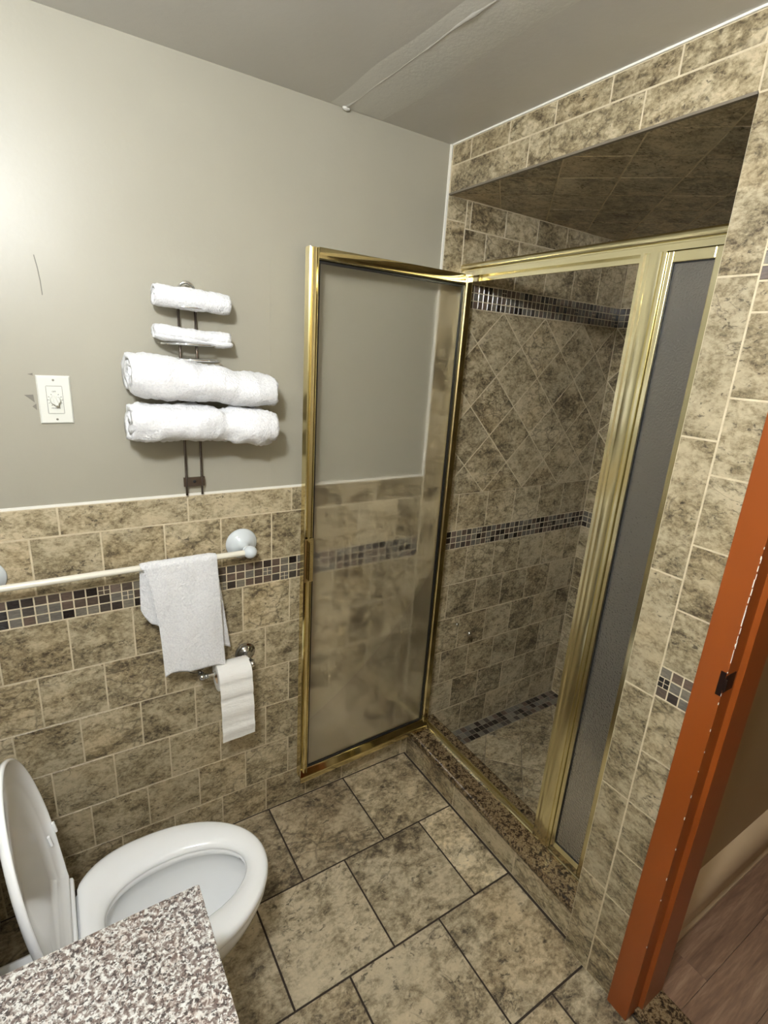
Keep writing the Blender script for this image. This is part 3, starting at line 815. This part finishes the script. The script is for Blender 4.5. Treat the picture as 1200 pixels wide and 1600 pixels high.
def cloth():
    NU, NV = 54, 110
    mb = MB()
    top = BZ + .0125
    def P(u, t, side):
        # t: 0 = back hem, 1 = front hem, measured over the bar
        xl_top, xr_top = -1.034, -.822
        if t < .36:                         # back flap
            s = 1 - t/.36
            zl, zr = .958, .800
            zb = zl + (zr - zl)*u
            if u < .12: zb += .035*(1 - u/.12)**2
            z = top - .006 - s*(top - .006 - zb)
            x = (xl_top - .004*s) + u*((xr_top + .043*s) - (xl_top - .004*s))
            y = -.0605 + .010*s + .004*noise.noise((u*5, s*3, 2))
        elif t < .44:                       # over the bar
            a = PI*(t - .36)/.08
            x = xl_top + u*(xr_top - xl_top); y = -.073 + .0125*math.cos(a); z = BZ + .0125*math.sin(a) - .000
        else:                               # front
            s = (t - .44)/.56
            zl, zr = .772, .757
            zb = zl + (zr - zl)*u + .012*math.sin(u*PI)*1.2 + .006*math.sin(u*9)
            z = top - .012 - s*(top - .012 - zb)
            xl = xl_top + .006 + .044*s**.8 + .006*math.sin(s*4); xr = xr_top + .016*s
            x = xl + u*(xr - xl)
            y = -.0860 - .006*s + .0055*noise.noise((u*4.5, s*2.6, 5)) + .0035*math.sin(u*7 + s*2)*s
        return Vector((x, y, z))
    pts = [[P(u/NU, t/NV, 0) for u in range(NU + 1)] for t in range(NV + 1)]
    # give it thickness (doubled cloth)
    rs = []
    for i, r in enumerate(pts):
        a = pts[max(0, i-1)]; b = pts[min(NV, i+1)]
        back = []
        for j in range(NU + 1):
            d = b[j] - a[j]; e = r[min(NU, j+1)] - r[max(0, j-1)]
            n = e.cross(d).normalized()
            k = .006*(1 - (abs(2*j/NU - 1))**10)
            if i == 0 or i == NV: k *= .3
            back.append((r[j] + n*(k*.5), r[j] - n*(k*.5)))
        rs.append([q[0] for q in back] + [q[1] for q in back[::-1]])
    mb.rings(rs, True, True, True)
    o = mb.build('draped_washcloth', TERRY, None, 180)
    me = o.data
    for vtx, nn in zip(me.vertices, [n.vector.copy() for n in me.vertex_normals]):
        p = vtx.co
        vtx.co += nn*(.0014*noise.noise((p.x*60, p.y*60, p.z*60)) + .0008*noise.noise((p.x*380, p.y*380, p.z*380)))
    return tag(o, 'white terry washcloth draped over the ivory towel bar', 'washcloth')
cloth()

# ------------------------------------------------------------------ toilet paper holder and roll
tp = thing('toilet_paper_holder', 'chrome toilet paper holder on two round wall posts', 'paper holder', (-.792, 0, .735))
TZ, TY = .734, -.080
def psub(mb, name, m=HOLDER, smooth=50): return mb.build(name, m, tp, smooth, loc=-tp.location)
for x in (-.880, -.716):
    psub(MB().lathe([(.034, 0), (.0355, .003), (.034, .007), (.028, .0085), (.0275, .012), (.026, .015), (.018, .017), (.0145, .023), (.010, .030), (.0075, .045), (.0085, .060), (.0105, .066)], (x, -.0005, TZ + .004), (0, -1, -.05), 32), 'post')
    psub(MB().sphere((x, TY, TZ), .0115, 18), 'ball_end', CHROME, 180)
    s_ = 1 if x > -.8 else -1
    psub(MB().lathe([(.008, 0), (.0095, .002), (.0095, .005), (.007, .008), (.0065, .012)], (x - s_*.009, TY, TZ), (-s_, 0, 0), 20), 'collar')
psub(MB().tube([(-.866, TY, TZ), (-.80, TY, TZ), (-.728, TY, TZ)], .0068, 14), 'roller_bar', CHROME, 60)

tr = thing('toilet_paper_roll', 'white toilet paper roll with a long sheet hanging in front', 'toilet paper', (-.782, TY, .728))
RC = Vector((-.782, TY, TZ - .0135)); R = .046
a0, a1 = -.837, -.731
NN = 48
mb = MB(); rs = []
for x, r in ((a0 + .001, .0205), (a0, .022), (a0, R - .002), (a0 + .0015, R), (a1 - .0015, R), (a1, R - .002), (a1, .022), (a1 - .001, .0205)):
    rs.append([(x, RC.y + r*math.cos(2*PI*k/NN), RC.z + r*math.sin(2*PI*k/NN)) for k in range(NN)])
rs.append(rs[0])
mb.rings(rs).build('paper_roll', PAPER, tr, 40, loc=-tr.location)
mb = MB(); rs = []
for x, r in ((a0 + .0005, .0202), (a1 - .0005, .0202), (a1 - .0005, .0190), (a0 + .0005, .0190)):
    rs.append([(x, RC.y + r*math.cos(2*PI*k/NN), RC.z + r*math.sin(2*PI*k/NN)) for k in range(NN)])
rs.append(rs[0])
mb.rings(rs).build('cardboard_core', CARD, tr, 40, loc=-tr.location)
# hanging sheet: over the top of the roll and down the front
path = []
for k in range(15):
    a = math.radians(125 + 55*k/14); path.append((RC.y + (R + .0012)*math.cos(a), RC.z + (R + .0012)*math.sin(a)))
y_, z_ = path[-1]; zb = .500
for k in range(1, 31):
    z = z_ - (z_ - zb)*k/30
    crease = 0
    for cz in (.655, .555): crease += .0035*math.exp(-((z - cz)/.0045)**2)
    path.append((y_ - .004*math.sin(k/30*2.6) + .002*math.sin(z*90) + crease, z))
mb = MB(); rs = []
for i, (y, z) in enumerate(path):
    s = max(0, (i - 14)/30)
    xl, xr = a0 + .004*s, a1 + .006*s
    r = []
    for j in range(9):
        x = xl + (xr - xl)*j/8
        yy = y + .0022*noise.noise((x*24, z*16, 4))*s; zz = z + (.010*(1 - j/8)*s*s*-.4)
        r.append((x, yy, zz))
    rs.append(r + [(p[0], p[1] + .0006, p[2]) for p in r[::-1]])
mb.rings(rs, True, True, True).build('hanging_sheet', TISSUE, tr, 60, loc=-tr.location)

# ------------------------------------------------------------------ toilet
TC = Vector((-1.08, -.490, 0))
to = thing('toilet', 'white elongated toilet with its lid raised, between wall and vanity', 'toilet', (TC.x, TC.y, 0))
def osub(mb, name, m, smooth=60, bevel=0): return mb.build(name, m, to, smooth, bevel, loc=-to.location)
NO = 72
def egg(cx, af, ar, hw, n_f=2.0, n_r=2.6, xmin=None, k=1.0):
    out = []
    for i in range(NO):
        a = 2*PI*i/NO; c, s = math.cos(a), math.sin(a)
        e = n_f if c >= 0 else n_r
        x = cx + math.copysign(abs(c)**(2/e), c)*(af if c >= 0 else ar)*k
        y = math.copysign(abs(s)**(2/e), s)*hw*k
        if xmin is not None: x = max(x, xmin)
        out.append((x, TC.y + y))
    return out
def ring(o, z): return [(x, y, z) for x, y in o]
def lerp(a, b, t): return [(p[0] + (q[0]-p[0])*t, p[1] + (q[1]-p[1])*t) for p, q in zip(a, b)]
SO = egg(-1.095, .272, .20, .201, 2.0, 2.7, -1.272)      # seat outer
SI = egg(-1.055, .176, .165, .106, 2.0, 2.3)             # seat hole
# seat
ps = [(0.02, .398), (-.0, .404), (.0, .410), (.03, .4165), (.12, .4205), (.40, .4215), (.70, .418), (.92, .412), (1.0, .404), (1.0, .398), (.9, .397)]
rs = [ring(lerp(SO, SI, t), z) for t, z in ps]; rs.append(rs[0])
osub(MB().rings(rs), 'seat', SEATP, 60)
# bowl: outside, rim, inside
mb = MB(); rs = []
for z, k, dx, hwk in ((0, .62, -.06, .60), (.03, .60, -.06, .58), (.10, .60, -.06, .56), (.17, .66, -.05, .62), (.24, .78, -.035, .74), (.30, .90, -.018, .86), (.345, .965, -.006, .94), (.375, .985, 0, .965), (.388, .985, 0, .965), (.3955, .965, 0, .945)):
    rs.append([(TC.x + dx + (x - TC.x)*k, TC.y + (y - TC.y)*hwk, z) for x, y in egg(-1.095, .272, .21, .201, 2.0, 2.7)])
for z, k in ((.3965, 1.07), (.388, 1.0), (.372, 1.03), (.360, 1.10), (.335, 1.12), (.30, 1.05), (.26, .93), (.22, .76), (.19, .58), (.165, .40), (.15, .22), (.147, .02)):
    dx = .0 if z > .3 else -.02*(.3 - z)/.15
    rs.append([(-1.055 + dx + (x + 1.055)*k, TC.y + (y - TC.y)*k, z) for x, y in SI])
osub(mb.rings(rs), 'bowl', PORC, 70)
wtr = NT('still_water'); wtr.set(wtr.b, 'Base Color', (.9, .96, 1, 1)); wtr.set(wtr.b, 'Roughness', .02); wtr.set(wtr.b, 'IOR', 1.33); wtr.set(wtr.b, 'Transmission Weight', 1.0)
wtr.bump(wtr.noise(wtr.n('TexCoord').outputs['Object'], 18, 2), .12, .01)
osub(MB().add([(x, y, z) for x, y, z in [(-1.071 + (x + 1.055)*.42, TC.y + (y - TC.y)*.42, .168) for x, y in SI]], [tuple(range(NO))]), 'water', wtr.m, 0)
# deck behind the bowl and hinge block
osub(MB().prof([(TC.y - .085, 0), (TC.y + .085, 0), (TC.y + .075, .2), (TC.y + .08, .33), (TC.y - .08, .33), (TC.y - .075, .2)], 'x', -1.56, -1.29), 'rear_deck', PORC, 50, .01)
osub(MB().box((-1.322, TC.y - .155, .395), (-1.276, TC.y + .155, .4245)), 'hinge_block', SEATP, 0, .006)
osub(MB().tube([(-1.300, TC.y - .15, .430), (-1.300, TC.y + .15, .430)], .011, 14), 'hinge_rod', SEATP, 60)
# lid, standing open and leaning back a little
def lid():
    n = 41
    def hw(s):
        if s < .035: return .150 + .012*(s/.035)**2
        if s < .20: return .162 + (.209 - .162)*math.sin(PI/2*(s - .035)/.165)
        return .209*math.sqrt(max(0, 1 - ((s - .20)/.278)**2.0))
    pts = []
    ss = [.478*(1 - math.cos(PI*i/(n - 1)))/2 for i in range(n)]
    right = [(hw(s), s) for s in ss]
    left = [(-hw(s), s) for s in ss[::-1]]
    o = right + left[1:-1] + [(-hw(0), 0)]
    o = [q for i, q in enumerate(o) if i == 0 or (abs(q[0]-o[i-1][0]) + abs(q[1]-o[i-1][1])) > 1e-5]
    c = (0, .20)
    def sc_(k): return [(c[0] + (x - c[0])*k, c[1] + (s - c[1])*k) for x, s in o]
    # rings from the middle of the outside face, round the edge, to the middle of the hollow inside
    prof = [(.02, -.012), (.5, -.0118), (.85, -.009), (.96, -.004), (.993, .002), (1.0, .008), (.997, .012), (.988, .0138), (.976, .0132), (.965, .010), (.93, .004), (.86, -.002), (.80, -.0035), (.785, -.0055), (.5, -.0065), (.02, -.0065)]
    a = math.radians(9); ax, up = Vector((math.cos(a), 0, math.sin(a))), Vector((-math.sin(a), 0, math.cos(a)))
    base = Vector((-1.298, TC.y, .432))
    rs = [[base + Vector((0, x, 0)) + up*s + ax*d for x, s in sc_(k)] for k, d in prof]
    osub(MB().rings(rs, True, True, True), 'lid', SEATP, 70)
    lidobj = to.children[-1]
    for sx in (1, -1):
        for s, k in ((.13, .97), (.12, .84)):
            x = sx*hw(s)*k
            d = .0125 if k > .9 else .000
            p = base + Vector((0, x, 0)) + up*s + ax*d
            m = Matrix.Translation(p) @ Matrix(((0, ax.x, up.x, 0), (1, 0, 0, 0), (0, ax.z, up.z, 0), (0, 0, 0, 1)))
            b = MB().box((-.004, 0, -.016), (.004, .007, .016)).build('lid_bumper', SEATP, to, 0, .002)
            b.matrix_local = Matrix.Translation(-to.location) @ m
lid()
# tank
def rr(x0, x1, y0, y1, r, n=5):
    o = []
    for cx, cy, s in ((x1 - r, y1 - r, 0), (x0 + r, y1 - r, 1), (x0 + r, y0 + r, 2), (x1 - r, y0 + r, 3)):
        for k in range(n + 1):
            a = PI/2*(s + k/n); o.append((cx + r*math.cos(a), cy + r*math.sin(a)))
    return o
mb = MB(); mb.rings([[(x, y, z) for x, y in rr(-1.592 , -1.425 + d, TC.y - .215 - e, TC.y + .215 + e, .03)] for z, d, e in ((.326, -.03, -.13), (.398, -.012, -.085), (.42, -.002, -.075), (.45, 0, -.06), (.60, .008, -.01), (.745, .012, .01))], True, True, True)
osub(mb, 'tank', PORC, 50)
mb = MB(); mb.rings([[(x, y, z) for x, y in rr(-1.598 - d*.2, -1.405 + d, TC.y - .233 - d, TC.y + .233 + d, .03)] for z, d in ((.746, -.004), (.752, 0), (.775, 0), (.785, -.006))], True, True, True)
osub(mb, 'tank_lid', PORC, 50)
osub(MB().tube([(-1.41, TC.y + .17, .69), (-1.398, TC.y + .17, .69), (-1.39, TC.y + .155, .688), (-1.388, TC.y + .11, .68)], .006, 10), 'flush_lever', CHROME, 60)

# ------------------------------------------------------------------ vanity
VZ = .84
vc = thing('vanity_countertop', 'polished pink grey granite countertop corner beside the toilet', 'countertop', (-1.33, -1.17, VZ))
mb = MB(); mb.rings([[(x, y, z) for x, y in rr(X0 + .002, -1.0695 - d, -1.62, -.8405 - d, .004, 3)] for z, d in ((VZ - .030, .0015), (VZ - .028, 0), (VZ - .0025, 0), (VZ, .0025))], True, True, True)
mb.build('granite_slab', PGRAN, vc, 40, loc=-vc.location)
MB().box((X0 + .001, -1.62, VZ), (X0 + .02, -.842, VZ + .10)).build('backsplash', PGRAN, vc, 0, .002, loc=-vc.location)
vb = thing('vanity_cabinet', 'brown wooden vanity cabinet under the granite countertop', 'cabinet', (-1.34, -1.2, 0))
def vsub(mb, name, m, bevel=.002): return mb.build(name, m, vb, 0, bevel, loc=-vb.location)
vsub(MB().box((X0 + .004, -1.60, .10), (-1.105, -.865, VZ - .0305)), 'carcass', WOODC)
vsub(MB().box((X0 + .004, -1.58, 0), (-1.16, -.885, .10)), 'plinth', WOODC)
for y0, y1 in ((-1.235, -.875), (-1.595, -1.241)):
    d = vsub(MB().box((-1.105, y0, .12), (-1.087, y1, VZ - .05)), 'cabinet_door', WOODC)
    MB().sphere((-1.078, y1 - .04 if y0 < -1.4 else y0 + .04, .60), .012, 12).build('knob', CHROME, d, 180, loc=-vb.location)

# ------------------------------------------------------------------ lamps
def sconce(y, z, x, strength, label):
    t = thing('globe_sconce', label, 'wall lamp', (X0, y, z - .05), 'globe sconces on the vanity wall')
    def s(mb, name, m, sm=50): return mb.build(name, m, t, sm, loc=-t.location)
    s(MB().lathe([(.055, .0), (.055, .008), (.045, .018), (.02, .024)], (X0 + .0005, y, z - .05), (1, 0, 0), 28), 'back_plate', CHROME)
    s(MB().tube([(X0 + .02, y, z - .05), (X0 + .08, y, z - .10), (x - .03, y, z - .13), (x, y, z - .115)], .008, 10), 'arm', CHROME)
    s(MB().lathe([(.03, 0), (.034, .03), (.028, .045)], (x, y, z - .12), (0, 0, 1), 24), 'cup', CHROME)
    s(MB().sphere((x, y, z), .072, 28), 'glass_globe', emis('lit_opal_globe', LAMP_COL, strength), 180)
sconce(-1.46, 2.24, -1.40, LAMP_MAIN, 'lit globe sconce on the vanity wall at the far end from the toilet')
sconce(-.36, 2.20, -1.38, LAMP_SIDE, 'lit globe sconce on the vanity wall above the toilet')
hl = thing('hall_ceiling_lamp', 'round flush ceiling lamp in the hall', 'ceiling lamp', (2.35, -1.42, 2.5))
MB().lathe([(.15, 0), (.15, .02), (.14, .03)], (0, 0, -.0005), (0, 0, -1), 32).build('pan', CHROME, hl, 50)
MB().lathe([(.135, .03), (.12, .06), (.07, .085), (0, .09)], (0, 0, 0), (0, 0, -1), 32).build('diffuser', emis('lit_hall_diffuser', (1, .80, .55, 1), LAMP_HALL), hl, 180)
